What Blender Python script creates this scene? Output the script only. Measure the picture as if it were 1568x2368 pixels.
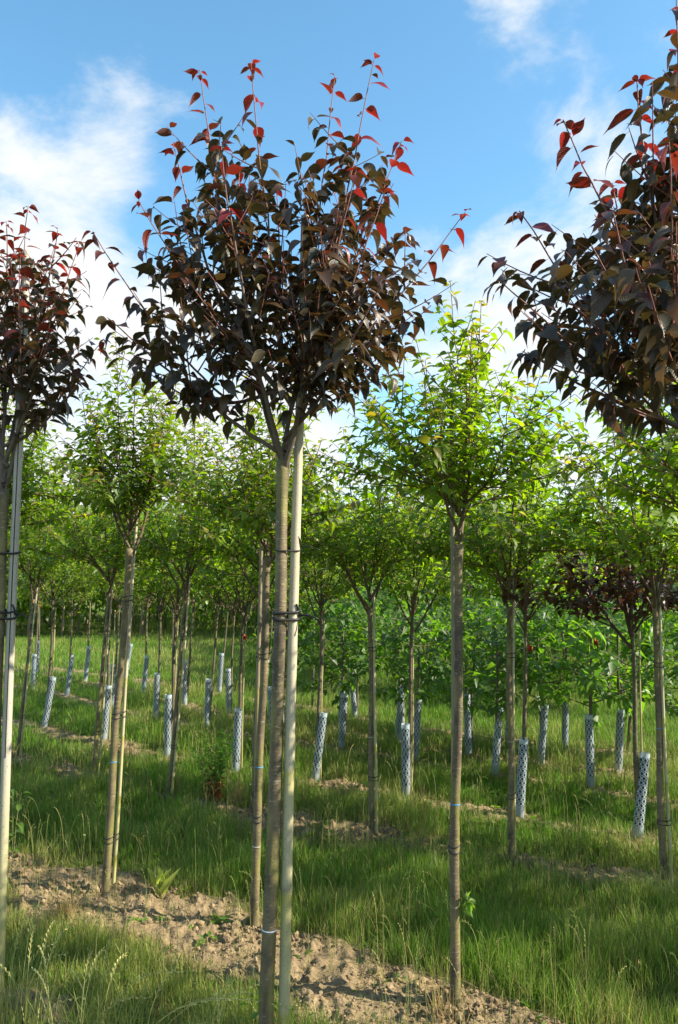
import bpy, math, random
import numpy as np
from mathutils import Vector, Matrix

for o in list(bpy.data.objects):
    bpy.data.objects.remove(o, do_unlink=True)
scene = bpy.context.scene
COL = scene.collection
R = math.radians

# ------------------------------------------------------------------ camera
F, CX, CY, HZ, EYE = 1805.0, 784.0, 1183.5, 1330.0, 1.90
PITCH = math.atan((HZ - CY) / F)
cam = bpy.data.cameras.new('camera')
cam.sensor_fit = 'VERTICAL'; cam.sensor_height = 23.6; cam.lens = 23.6 * F / 2367.0
cam.clip_start = 0.05; cam.clip_end = 3000
camo = bpy.data.objects.new('camera', cam); COL.objects.link(camo)
camo.location = (0, 0, EYE); camo.rotation_euler = (R(90) + PITCH, 0, 0)
scene.camera = camo

# ------------------------------------------------------------------ world / sun / exposure
SUN_EL = R(35)
SUN_XY = (math.cos(R(-12)), math.sin(R(-12)))        # from the right, a little behind the camera
sv = Vector((SUN_XY[0] * math.cos(SUN_EL), SUN_XY[1] * math.cos(SUN_EL), math.sin(SUN_EL)))
world = bpy.data.worlds.new('World'); scene.world = world; world.use_nodes = True
sun = bpy.data.lights.new('sun', 'SUN'); sun.energy = 5.0; sun.angle = R(0.55); sun.color = (1.0, 0.91, 0.74)
suno = bpy.data.objects.new('sun', sun); COL.objects.link(suno)
suno.rotation_euler = sv.to_track_quat('Z', 'Y').to_euler(); suno.location = sv * 60
vs = scene.view_settings
vs.view_transform = 'Standard'; vs.look = 'None'; vs.exposure = 1.2; vs.gamma = 1.0
vs.use_curve_mapping = False
scene.render.engine = 'CYCLES'
scene.cycles.max_bounces = 6; scene.cycles.transparent_max_bounces = 8
scene.cycles.diffuse_bounces = 2; scene.cycles.glossy_bounces = 2; scene.cycles.transmission_bounces = 4


def ray(px, py):
    x, u = (px - CX) / F, -(py - CY) / F
    c, s = math.cos(PITCH), math.sin(PITCH)
    return np.array([x, c - s * u, s + c * u])


def ground_at(px, py):
    d = ray(px, py); t = -EYE / d[2]
    return np.array([d[0] * t, d[1] * t, 0.0])


def at_depth(px, py, Y):
    d = ray(px, py); t = Y / d[1]
    return np.array([d[0] * t, Y, EYE + d[2] * t])


def N(nt, typ, **kw):
    n = nt.nodes.new(typ)
    for k, v in kw.items():
        if k in ('inp',):
            for kk, vv in v.items(): n.inputs[kk].default_value = vv
        else: setattr(n, k, v)
    return n


def build_world():
    nt = world.node_tree; nt.nodes.clear(); L = nt.links.new
    out = N(nt, 'ShaderNodeOutputWorld'); bg = N(nt, 'ShaderNodeBackground'); bg.inputs['Strength'].default_value = 0.075
    sky = N(nt, 'ShaderNodeTexSky', sky_type='NISHITA', sun_disc=False)
    sky.sun_elevation = SUN_EL; sky.sun_rotation = math.atan2(sv.x, sv.y)
    sky.air_density = 1.0; sky.dust_density = 0.6; sky.ozone_density = 2.2
    tc = N(nt, 'ShaderNodeTexCoord')
    # soft clouds: noise over the direction, denser low down
    mp = N(nt, 'ShaderNodeMapping'); mp.inputs['Scale'].default_value = (1.0, 1.0, 1.5); mp.inputs['Location'].default_value = (0.35, 0.1, 0.2)
    mp.inputs['Rotation'].default_value = (0, R(18), 0)
    L(tc.outputs['Generated'], mp.inputs['Vector'])
    n1 = N(nt, 'ShaderNodeTexNoise'); n1.inputs['Scale'].default_value = 4.6; n1.inputs['Detail'].default_value = 9; n1.inputs['Roughness'].default_value = 0.60; n1.inputs['Distortion'].default_value = 0.25
    L(mp.outputs[0], n1.inputs['Vector'])
    sep = N(nt, 'ShaderNodeSeparateXYZ'); L(tc.outputs['Generated'], sep.inputs[0])
    acc = n1.outputs['Fac']

    def blob(px, py, width, amt, acc):
        d = Vector(ray(px, py)).normalized()
        dp = N(nt, 'ShaderNodeVectorMath', operation='DISTANCE'); dp.inputs[1].default_value = d
        L(tc.outputs['Generated'], dp.inputs[0])
        mr = N(nt, 'ShaderNodeMapRange', interpolation_type='SMOOTHERSTEP')
        mr.inputs['From Min'].default_value = width; mr.inputs['From Max'].default_value = 0
        mr.inputs['To Min'].default_value = 0; mr.inputs['To Max'].default_value = amt
        L(dp.outputs['Value'], mr.inputs['Value'])
        a = N(nt, 'ShaderNodeMath', operation='ADD'); L(acc, a.inputs[0]); L(mr.outputs[0], a.inputs[1])
        return a.outputs[0]
    for b in ((70, 400, .22, .10), (250, 230, .13, .12), (90, 600, .22, .12), (1180, 0, .14, .14), (1380, 120, .10, -.08), (130, 10, .17, -.12),
              (1400, 330, .13, .09), (1110, 700, .20, .13), (420, 900, .3, .13), (930, 560, .13, .07), (720, 170, .25, -.16), (1080, 330, .2, -.14), (330, 600, .09, -.08), (130, 120, .10, -.08), (480, 40, .14, -.1)):
        acc = blob(*b, acc)
    lo = N(nt, 'ShaderNodeMapRange'); lo.inputs['From Min'].default_value = 0.02; lo.inputs['From Max'].default_value = 0.42
    lo.inputs['To Min'].default_value = 0.16; lo.inputs['To Max'].default_value = 0.0
    L(sep.outputs['Z'], lo.inputs['Value'])
    a = N(nt, 'ShaderNodeMath', operation='ADD'); L(acc, a.inputs[0]); L(lo.outputs[0], a.inputs[1])
    cr = N(nt, 'ShaderNodeValToRGB'); cr.color_ramp.elements[0].position = 0.46; cr.color_ramp.elements[1].position = 0.73
    cr.color_ramp.interpolation = 'EASE'
    L(a.outputs[0], cr.inputs['Fac'])
    hs = N(nt, 'ShaderNodeHueSaturation'); hs.inputs['Saturation'].default_value = 1.14; hs.inputs['Hue'].default_value = 0.483; hs.inputs['Value'].default_value = 1.8
    L(sky.outputs[0], hs.inputs['Color'])
    mx = N(nt, 'ShaderNodeMixRGB'); mx.inputs['Color2'].default_value = (5.9, 6.1, 6.2, 1)
    L(cr.outputs['Color'], mx.inputs['Fac']); L(hs.outputs['Color'], mx.inputs['Color1'])
    L(mx.outputs[0], bg.inputs['Color']); L(bg.outputs[0], out.inputs[0])


build_world()

# ------------------------------------------------------------------ helpers
rng = np.random.default_rng(7)


def tag(o, label=None, cat=None, group=None, kind=None):
    if label: o['label'] = label
    if cat: o['category'] = cat
    if group: o['group'] = group
    if kind: o['kind'] = kind
    return o


def empty(name, loc):
    o = bpy.data.objects.new(name, None); COL.objects.link(o); o.location = loc
    o.empty_display_size = 0.1
    return o


class MB:
    """collects verts, quads, tris, per-vertex colour, uv and material index"""
    def __init__(s):
        s.v, s.q, s.t, s.c, s.u, s.qm, s.tm, s.n = [], [], [], [], [], [], [], 0

    def add(s, v, q=None, t=None, c=(1, 1, 1), u=None, m=0):
        v = np.asarray(v, np.float32).reshape(-1, 3); k = len(v)
        if q is not None and len(q):
            q = np.asarray(q, np.int32) + s.n; s.q.append(q); s.qm.append(np.full(len(q), m, np.int32))
        if t is not None and len(t):
            t = np.asarray(t, np.int32) + s.n; s.t.append(t); s.tm.append(np.full(len(t), m, np.int32))
        c = np.asarray(c, np.float32)
        if c.ndim == 1: c = np.tile(c, (k, 1))
        s.v.append(v); s.c.append(c)
        s.u.append(np.zeros((k, 2), np.float32) if u is None else np.asarray(u, np.float32))
        s.n += k

    def mesh(s, name, mats, off=(0, 0, 0), smooth=True):
        me = bpy.data.meshes.new(name)
        if not s.v: return me
        V = np.concatenate(s.v) - np.asarray(off, np.float32)
        Q = np.concatenate(s.q) if s.q else np.zeros((0, 4), np.int32)
        T = np.concatenate(s.t) if s.t else np.zeros((0, 3), np.int32)
        nq, ntr = len(Q), len(T)
        me.vertices.add(len(V)); me.vertices.foreach_set('co', V.ravel())
        me.loops.add(nq * 4 + ntr * 3); me.loops.foreach_set('vertex_index', np.concatenate([Q.ravel(), T.ravel()]).astype(np.int32))
        me.polygons.add(nq + ntr)
        me.polygons.foreach_set('loop_start', np.concatenate([np.arange(nq) * 4, nq * 4 + np.arange(ntr) * 3]).astype(np.int32))
        mi = np.concatenate((s.qm or [np.zeros(0, np.int32)]) + (s.tm or [np.zeros(0, np.int32)])).astype(np.int32)
        for m in (mats if isinstance(mats, (list, tuple)) else [mats]): me.materials.append(m)
        me.polygons.foreach_set('material_index', mi)
        me.polygons.foreach_set('use_smooth', np.full(nq + ntr, smooth, bool))
        me.update(calc_edges=True)
        C = np.concatenate(s.c) * .80; a = me.attributes.new('col', 'FLOAT_COLOR', 'POINT')
        a.data.foreach_set('color', np.hstack([C, np.ones((len(C), 1), np.float32)]).astype(np.float32).ravel())
        U = np.concatenate(s.u); a = me.attributes.new('luv', 'FLOAT2', 'POINT'); a.data.foreach_set('vector', U.ravel())
        return me

    def build(s, name, mats, parent=None, off=(0, 0, 0), smooth=True):
        o = bpy.data.objects.new(name, s.mesh(name, mats, off, smooth)); COL.objects.link(o)
        if parent is not None: o.parent = parent
        return o


def nrm(a):
    a = np.asarray(a, float); return a / (np.linalg.norm(a, axis=-1, keepdims=True) + 1e-9)


def tube(path, rad, sides=8, cap=True, bump=None):
    """verts, quads, tris of a tube along path with a radius for each point"""
    P = np.asarray(path, float); n = len(P); rad = np.broadcast_to(np.asarray(rad, float), (n,))
    T = nrm(np.gradient(P, axis=0))
    a = np.array([1., 0, 0]) if abs(T[0][0]) < .8 else np.array([0, 1., 0])
    u = nrm(a - T[0] * (a @ T[0])); V = np.zeros((n, sides, 3)); ang = np.arange(sides) * 2 * math.pi / sides
    for i in range(n):
        u = nrm(u - T[i] * (u @ T[i])); w = np.cross(T[i], u)
        r = rad[i] * (1 if bump is None else bump[i][:, None])
        V[i] = P[i] + r * (np.cos(ang)[:, None] * u + np.sin(ang)[:, None] * w)
    i, j = np.meshgrid(np.arange(n - 1), np.arange(sides), indexing='ij'); k = (j + 1) % sides
    Q = np.stack([i * sides + j, i * sides + k, (i + 1) * sides + k, (i + 1) * sides + j], -1).reshape(-1, 4)
    V = V.reshape(-1, 3); Tt = np.zeros((0, 3), int)
    if cap:
        V = np.vstack([V, P[0], P[-1]]); b, e = n * sides, n * sides + 1; j = np.arange(sides); k = (j + 1) % sides
        Tt = np.vstack([np.stack([np.full(sides, b), k, j], -1), np.stack([np.full(sides, e), (n - 1) * sides + j, (n - 1) * sides + k], -1)])
    return V, Q, Tt


def bez(p0, p1, p2, n):
    t = np.linspace(0, 1, n)[:, None]
    return (1 - t) ** 2 * np.asarray(p0) + 2 * t * (1 - t) * np.asarray(p1) + t * t * np.asarray(p2)


def vnoise(x, y, seed=0):
    x = np.asarray(x, float); y = np.asarray(y, float)
    xi, yi = np.floor(x).astype(np.int64), np.floor(y).astype(np.int64); fx, fy = x - xi, y - yi
    fx = fx * fx * (3 - 2 * fx); fy = fy * fy * (3 - 2 * fy)

    def h(a, b):
        k = (a * 374761393 + b * 668265263 + seed * 2147483647) & 0xffffffff
        k = ((k ^ (k >> 13)) * 1274126177) & 0xffffffff
        return ((k ^ (k >> 16)) & 0xffff) / 65535.0
    return (h(xi, yi) * (1 - fx) + h(xi + 1, yi) * fx) * (1 - fy) + (h(xi, yi + 1) * (1 - fx) + h(xi + 1, yi + 1) * fx) * fy


def fbm(x, y, sc, oct=3, seed=0):
    s, a, t = 0, 1.0, 0
    for o in range(oct):
        s = s + a * vnoise(x / sc * 2 ** o, y / sc * 2 ** o, seed + o); t += a; a *= .5
    return s / t


def sstep(a, b, x):
    t = np.clip((x - a) / (b - a), 0, 1); return t * t * (3 - 2 * t)


# ------------------------------------------------------------------ materials
def new_mat(name):
    m = bpy.data.materials.new(name); m.use_nodes = True; nt = m.node_tree; nt.nodes.clear()
    return m, nt, nt.links.new


def leaf_mat(name, rough=.38, trans=.35, tcol=(1, 1, 1), tval=2.2, spec=.5, vein=.35, tsat=1.1):
    m, nt, L = new_mat(name)
    out = N(nt, 'ShaderNodeOutputMaterial'); p = N(nt, 'ShaderNodeBsdfPrincipled')
    at = N(nt, 'ShaderNodeAttribute', attribute_name='col'); uv = N(nt, 'ShaderNodeAttribute', attribute_name='luv')
    geo = N(nt, 'ShaderNodeNewGeometry'); oi = N(nt, 'ShaderNodeObjectInfo')
    # pleated side veins from the leaf's own coordinates
    sx = N(nt, 'ShaderNodeSeparateXYZ'); L(uv.outputs['Vector'], sx.inputs[0])
    ab = N(nt, 'ShaderNodeMath', operation='ABSOLUTE'); L(sx.outputs['X'], ab.inputs[0])
    ml = N(nt, 'ShaderNodeMath', operation='MULTIPLY_ADD'); ml.inputs[1].default_value = -.55; L(ab.outputs[0], ml.inputs[0]); L(sx.outputs['Y'], ml.inputs[2])
    m2 = N(nt, 'ShaderNodeMath', operation='MULTIPLY'); m2.inputs[1].default_value = 48; L(ml.outputs[0], m2.inputs[0])
    sn = N(nt, 'ShaderNodeMath', operation='SINE'); L(m2.outputs[0], sn.inputs[0])
    bp = N(nt, 'ShaderNodeBump'); bp.inputs['Strength'].default_value = vein; bp.inputs['Distance'].default_value = .0012
    L(sn.outputs[0], bp.inputs['Height']); L(bp.outputs[0], p.inputs['Normal'])
    hs = N(nt, 'ShaderNodeHueSaturation'); L(at.outputs['Color'], hs.inputs['Color'])
    mr = N(nt, 'ShaderNodeMapRange'); mr.inputs['To Min'].default_value = .8; mr.inputs['To Max'].default_value = 1.2
    L(oi.outputs['Random'], mr.inputs[0]); L(mr.outputs[0], hs.inputs['Value'])
    under = N(nt, 'ShaderNodeMixRGB', blend_type='MIX'); under.inputs['Color2'].default_value = (.22, .2, .14, 1)
    um = N(nt, 'ShaderNodeMath', operation='MULTIPLY'); um.inputs[1].default_value = .14; L(geo.outputs['Backfacing'], um.inputs[0])
    L(um.outputs[0], under.inputs['Fac']); L(hs.outputs[0], under.inputs['Color1'])
    L(under.outputs[0], p.inputs['Base Color']); p.inputs['Roughness'].default_value = rough
    p.inputs['Specular IOR Level'].default_value = spec
    tr = N(nt, 'ShaderNodeBsdfTranslucent'); th = N(nt, 'ShaderNodeHueSaturation'); th.inputs['Value'].default_value = tval; th.inputs['Saturation'].default_value = tsat
    L(hs.outputs[0], th.inputs['Color'])
    tm = N(nt, 'ShaderNodeMixRGB', blend_type='MULTIPLY'); tm.inputs['Fac'].default_value = 1; tm.inputs['Color2'].default_value = (*tcol, 1)
    L(th.outputs[0], tm.inputs['Color1']); L(tm.outputs[0], tr.inputs['Color'])
    mx = N(nt, 'ShaderNodeMixShader'); mx.inputs[0].default_value = trans
    L(p.outputs[0], mx.inputs[1]); L(tr.outputs[0], mx.inputs[2]); L(mx.outputs[0], out.inputs[0])
    return m


def bark_mat(name, base, dark, algae, al=.5, lent=(.34, .30, .19)):
    m, nt, L = new_mat(name)
    out = N(nt, 'ShaderNodeOutputMaterial'); p = N(nt, 'ShaderNodeBsdfPrincipled'); p.inputs['Roughness'].default_value = .62
    tc = N(nt, 'ShaderNodeTexCoord')
    n1 = N(nt, 'ShaderNodeTexNoise'); n1.inputs['Scale'].default_value = 1; n1.inputs['Detail'].default_value = 5
    mp = N(nt, 'ShaderNodeMapping'); mp.inputs['Scale'].default_value = (18, 18, 9); L(tc.outputs['Object'], mp.inputs[0]); L(mp.outputs[0], n1.inputs['Vector'])
    c1 = N(nt, 'ShaderNodeValToRGB'); c1.color_ramp.elements[0].position = .35; c1.color_ramp.elements[1].position = .68
    c1.color_ramp.elements[0].color = (*dark, 1); c1.color_ramp.elements[1].color = (*base, 1); L(n1.outputs['Fac'], c1.inputs[0])
    # lenticels: short horizontal dashes
    mp2 = N(nt, 'ShaderNodeMapping'); mp2.inputs['Scale'].default_value = (38, 38, 170); L(tc.outputs['Object'], mp2.inputs[0])
    n2 = N(nt, 'ShaderNodeTexNoise'); n2.inputs['Scale'].default_value = 1; n2.inputs['Detail'].default_value = 2; L(mp2.outputs[0], n2.inputs['Vector'])
    r2 = N(nt, 'ShaderNodeMapRange'); r2.inputs['From Min'].default_value = .60; r2.inputs['From Max'].default_value = .70; r2.inputs['To Max'].default_value = .6; L(n2.outputs['Fac'], r2.inputs[0])
    x2 = N(nt, 'ShaderNodeMixRGB'); x2.inputs['Color2'].default_value = (*lent, 1); L(r2.outputs[0], x2.inputs['Fac']); L(c1.outputs[0], x2.inputs['Color1'])
    # algae and lichen stains
    n3 = N(nt, 'ShaderNodeTexNoise'); n3.inputs['Scale'].default_value = 1; n3.inputs['Detail'].default_value = 6; n3.inputs['Roughness'].default_value = .65
    mp3 = N(nt, 'ShaderNodeMapping'); mp3.inputs['Scale'].default_value = (14, 14, 3.5); mp3.inputs['Location'].default_value = (3, 1, 2); L(tc.outputs['Object'], mp3.inputs[0]); L(mp3.outputs[0], n3.inputs['Vector'])
    r3 = N(nt, 'ShaderNodeMapRange'); r3.inputs['From Min'].default_value = .50; r3.inputs['From Max'].default_value = .68; r3.inputs['To Max'].default_value = al; L(n3.outputs['Fac'], r3.inputs[0])
    x3 = N(nt, 'ShaderNodeMixRGB'); x3.inputs['Color2'].default_value = (*algae, 1); L(r3.outputs[0], x3.inputs['Fac']); L(x2.outputs[0], x3.inputs['Color1'])
    n4 = N(nt, 'ShaderNodeTexNoise'); n4.inputs['Scale'].default_value = 160; n4.inputs['Detail'].default_value = 3; L(tc.outputs['Object'], n4.inputs['Vector'])
    ad = N(nt, 'ShaderNodeMath', operation='MULTIPLY_ADD'); ad.inputs[1].default_value = .5; L(n4.outputs['Fac'], ad.inputs[0]); L(n2.outputs['Fac'], ad.inputs[2])
    b = N(nt, 'ShaderNodeBump'); b.inputs['Strength'].default_value = .45; b.inputs['Distance'].default_value = .004; L(ad.outputs[0], b.inputs['Height'])
    L(b.outputs[0], p.inputs['Normal']); L(x3.outputs[0], p.inputs['Base Color']); L(p.outputs[0], out.inputs[0])
    return m


def col_mat(name, rough=.7, noise=.25, scale=40, spec=.3, bump=.0, trans=0.0):
    """colour from the mesh's own colour attribute, broken up by noise"""
    m, nt, L = new_mat(name)
    out = N(nt, 'ShaderNodeOutputMaterial'); p = N(nt, 'ShaderNodeBsdfPrincipled'); p.inputs['Roughness'].default_value = rough; p.inputs['Specular IOR Level'].default_value = spec
    at = N(nt, 'ShaderNodeAttribute', attribute_name='col'); tc = N(nt, 'ShaderNodeTexCoord')
    n = N(nt, 'ShaderNodeTexNoise'); n.inputs['Scale'].default_value = scale; n.inputs['Detail'].default_value = 4; L(tc.outputs['Object'], n.inputs['Vector'])
    mr = N(nt, 'ShaderNodeMapRange'); mr.inputs['To Min'].default_value = 1 - 2 * noise; mr.inputs['To Max'].default_value = 1 + 2 * noise; L(n.outputs['Fac'], mr.inputs[0])
    hs = N(nt, 'ShaderNodeHueSaturation'); L(at.outputs['Color'], hs.inputs['Color']); L(mr.outputs[0], hs.inputs['Value']); L(hs.outputs[0], p.inputs['Base Color'])
    if bump:
        b = N(nt, 'ShaderNodeBump'); b.inputs['Strength'].default_value = bump; b.inputs['Distance'].default_value = .004; L(n.outputs['Fac'], b.inputs['Height']); L(b.outputs[0], p.inputs['Normal'])
    if trans:
        tr = N(nt, 'ShaderNodeBsdfTranslucent'); th = N(nt, 'ShaderNodeHueSaturation'); th.inputs['Value'].default_value = 1.9; L(hs.outputs[0], th.inputs['Color']); L(th.outputs[0], tr.inputs['Color'])
        mx = N(nt, 'ShaderNodeMixShader'); mx.inputs[0].default_value = trans; L(p.outputs[0], mx.inputs[1]); L(tr.outputs[0], mx.inputs[2]); L(mx.outputs[0], out.inputs[0])
    else: L(p.outputs[0], out.inputs[0])
    return m


def soil_mat():
    m, nt, L = new_mat('soil')
    out = N(nt, 'ShaderNodeOutputMaterial'); p = N(nt, 'ShaderNodeBsdfPrincipled'); p.inputs['Roughness'].default_value = .95; p.inputs['Specular IOR Level'].default_value = .1
    at = N(nt, 'ShaderNodeAttribute', attribute_name='col'); tc = N(nt, 'ShaderNodeTexCoord')
    n1 = N(nt, 'ShaderNodeTexNoise'); n1.inputs['Scale'].default_value = 22; n1.inputs['Detail'].default_value = 8; n1.inputs['Roughness'].default_value = .7; L(tc.outputs['Object'], n1.inputs['Vector'])
    n2 = N(nt, 'ShaderNodeTexNoise'); n2.inputs['Scale'].default_value = 2.2; n2.inputs['Detail'].default_value = 4; L(tc.outputs['Object'], n2.inputs['Vector'])
    r1 = N(nt, 'ShaderNodeMapRange'); r1.inputs['From Min'].default_value = .3; r1.inputs['From Max'].default_value = .7; r1.inputs['To Min'].default_value = .55; r1.inputs['To Max'].default_value = 1.35; L(n1.outputs['Fac'], r1.inputs[0])
    r2 = N(nt, 'ShaderNodeMapRange'); r2.inputs['To Min'].default_value = .75; r2.inputs['To Max'].default_value = 1.25; L(n2.outputs['Fac'], r2.inputs[0])
    mu = N(nt, 'ShaderNodeMath', operation='MULTIPLY'); L(r1.outputs[0], mu.inputs[0]); L(r2.outputs[0], mu.inputs[1])
    hs = N(nt, 'ShaderNodeHueSaturation'); L(at.outputs['Color'], hs.inputs['Color']); L(mu.outputs[0], hs.inputs['Value'])
    n3 = N(nt, 'ShaderNodeTexNoise'); n3.inputs['Scale'].default_value = 70; n3.inputs['Detail'].default_value = 6; L(tc.outputs['Object'], n3.inputs['Vector'])
    b = N(nt, 'ShaderNodeBump'); b.inputs['Strength'].default_value = .9; b.inputs['Distance'].default_value = .012; L(n3.outputs['Fac'], b.inputs['Height'])
    L(b.outputs[0], p.inputs['Normal']); L(hs.outputs[0], p.inputs['Base Color']); L(p.outputs[0], out.inputs[0])
    return m


def cane_mat():
    """weathered bamboo: straw with specks, yellow-green algae towards the foot and under the joints"""
    m, nt, L = new_mat('bamboo')
    out = N(nt, 'ShaderNodeOutputMaterial'); p = N(nt, 'ShaderNodeBsdfPrincipled'); p.inputs['Roughness'].default_value = .55
    at = N(nt, 'ShaderNodeAttribute', attribute_name='col'); tc = N(nt, 'ShaderNodeTexCoord')
    n1 = N(nt, 'ShaderNodeTexNoise'); n1.inputs['Scale'].default_value = 1; n1.inputs['Detail'].default_value = 5
    mp = N(nt, 'ShaderNodeMapping'); mp.inputs['Scale'].default_value = (60, 60, 5); L(tc.outputs['Object'], mp.inputs[0]); L(mp.outputs[0], n1.inputs['Vector'])
    r1 = N(nt, 'ShaderNodeMapRange'); r1.inputs['To Min'].default_value = .7; r1.inputs['To Max'].default_value = 1.25; L(n1.outputs['Fac'], r1.inputs[0])
    n2 = N(nt, 'ShaderNodeTexNoise'); n2.inputs['Scale'].default_value = 170; n2.inputs['Detail'].default_value = 1; L(tc.outputs['Object'], n2.inputs['Vector'])
    r2 = N(nt, 'ShaderNodeMapRange'); r2.inputs['From Min'].default_value = .66; r2.inputs['From Max'].default_value = .72; r2.inputs['To Min'].default_value = 1; r2.inputs['To Max'].default_value = .45; L(n2.outputs['Fac'], r2.inputs[0])
    mu = N(nt, 'ShaderNodeMath', operation='MULTIPLY'); L(r1.outputs[0], mu.inputs[0]); L(r2.outputs[0], mu.inputs[1])
    hs = N(nt, 'ShaderNodeHueSaturation'); L(at.outputs['Color'], hs.inputs['Color']); L(mu.outputs[0], hs.inputs['Value'])
    L(hs.outputs[0], p.inputs['Base Color']); L(p.outputs[0], out.inputs[0])
    return m


M = dict(
    purple=leaf_mat('purple_leaf', .36, .26, (1.0, .85, .5), 2.2, .65, .35, 1.0),
    green=leaf_mat('green_leaf', .36, .5, (1.0, .97, .55), 2.7, .6, .4),
    grass=col_mat('grass_blade', .5, .12, 9, .35, 0, .38),
    bark=bark_mat('cherry_bark', (.18, .137, .075), (.062, .047, .029), (.20, .185, .045), .85),
    bark2=bark_mat('young_bark', (.13, .105, .06), (.05, .04, .026), (.13, .125, .035), .6),
    twig=col_mat('twig', .6, .25, 60, .3, .3),
    soil=soil_mat(), cane=cane_mat(),
    rubber=col_mat('rubber_tie', .5, .15, 80, .4, .1), plastic=col_mat('guard_plastic', .45, .08, 30, .4, .0, .12),
    straw=col_mat('straw', .7, .2, 30, .2, 0, .2), band=col_mat('paint_band', .6, .1, 90))

# ------------------------------------------------------------------ plan of the rows (pixel of each foot -> point on the ground)
def G(*pts): return [ground_at(*p) for p in pts]


row0 = G((-25, 2395), (612, 2530)) + [np.array([1.02, 2.13, 0])]
row1 = G((242, 2078), (588, 2155), (1052, 2338))
row2 = G((40, 1752), (215, 1802), (388, 1842), (585, 1893), (860, 1938), (1180, 1993), (1537, 2070))
row3 = G((102, 1690), (240, 1720), (387, 1754), (545, 1786), (728, 1816), (939, 1852), (1201, 1898), (1474, 1951))
row4 = G((75, 1596), (155, 1614), (260, 1640), (360, 1667), (477, 1688), (632, 1714), (789, 1740), (960, 1764), (1144, 1795), (1366, 1830))
row5 = G((85, 1560), (197, 1578), (331, 1612), (427, 1634), (529, 1656), (650, 1676), (789, 1697), (919, 1722), (1084, 1746), (1250, 1770), (1429, 1797))
row6 = G((290, 1570), (395, 1588), (507, 1604), (610, 1622), (720, 1643), (821, 1664), (930, 1682), (1050, 1698), (1174, 1714), (1306, 1732), (1450, 1750), (1590, 1768))
ROWS = [row0, row1, row2, row3, row4, row5, row6]
SW = [.26, .30, .15, .11, .10, .09, .08]


def row_y(row, x):
    P = np.array(row); P = P[np.argsort(P[:, 0])]
    fit = np.polyfit(P[:, 0], P[:, 1], 1)[0] if len(P) > 2 else -.4
    fit = min(max(fit, -.75), -.3)
    y = np.interp(x, P[:, 0], P[:, 1])
    y = np.where(x < P[0, 0], P[0, 1] + fit * (x - P[0, 0]), y)
    return np.where(x > P[-1, 0], P[-1, 1] + fit * (x - P[-1, 0]), y)


def soil_mask(x, y):
    s = np.zeros(np.shape(x))
    wob = (fbm(x, y, .5, 4, 5) - .5) * .52 + (fbm(x, y, .09, 2, 6) - .5) * .12
    for k, (row, w) in enumerate(zip(ROWS, SW)):
        off = -.10 if k == 1 else -.04
        d = np.abs(y - row_y(row, x) - off) * .84
        s = np.maximum(s, 1 - sstep(w - .12, w + .12, d + wob))
    # rows beyond, as faint strips on the right
    return s


def gheight(x, y, fine=True):
    s = soil_mask(x, y)
    h = (fbm(x, y, 1.4, 2, 11) - .5) * .05 + s * .028
    if fine:
        h = h + s * ((fbm(x, y, .16, 3, 21) - .45) * .06 + np.maximum(fbm(x, y, .045, 3, 31) - .42, 0) * .085)
    return h


def gh(x, y): return float(gheight(np.array([x]), np.array([y]), False)[0])


# ------------------------------------------------------------------ ground: one sheet, fine in front, out to the horizon
def build_ground():
    fr = np.radians(np.linspace(-34, 34, 620)); rest = np.radians(np.linspace(34, 326, 60))[1:-1]
    th = np.concatenate([fr, rest])
    r = np.concatenate([[.02, .5, 1.0, 1.5, 2.0], 2.3 * 1.0062 ** np.arange(0, 420)])
    r = np.concatenate([r, np.geomspace(r[-1] * 1.04, 1600, 50)])
    RR, TH = np.meshgrid(r, th, indexing='ij'); x, y = RR * np.sin(TH), RR * np.cos(TH)
    s = soil_mask(x, y); z = gheight(x, y)
    far = sstep(40, 200, RR); z = z * (1 - far)
    nr, nth = len(r), len(th)
    i, j = np.meshgrid(np.arange(nr - 1), np.arange(nth), indexing='ij'); k = (j + 1) % nth
    q = np.stack([i * nth + j, (i + 1) * nth + j, (i + 1) * nth + k, i * nth + k], -1).reshape(-1, 4)[:, ::-1]
    soil = np.array([.30, .222, .13]); thatch = np.array([.09, .10, .03])
    fr_ = sstep(14, 24, RR)[..., None]; th_ = thatch * (1 - fr_) + np.array([.16, .19, .06]) * fr_; c = soil * s[..., None] + th_ * (1 - s[..., None])
    mb = MB(); mb.add(np.stack([x, y, z], -1), q, None, c.reshape(-1, 3))
    tag(mb.build('ground', M['soil']), kind='structure')


build_ground()

# ------------------------------------------------------------------ soil clods, litter
ICO = None


def ico():
    import bmesh
    bm = bmesh.new(); bmesh.ops.create_icosphere(bm, subdivisions=1, radius=1)
    v = np.array([p.co[:] for p in bm.verts]); f = np.array([[p.index for p in q.verts] for q in bm.faces]); bm.free()
    return v, f


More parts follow.
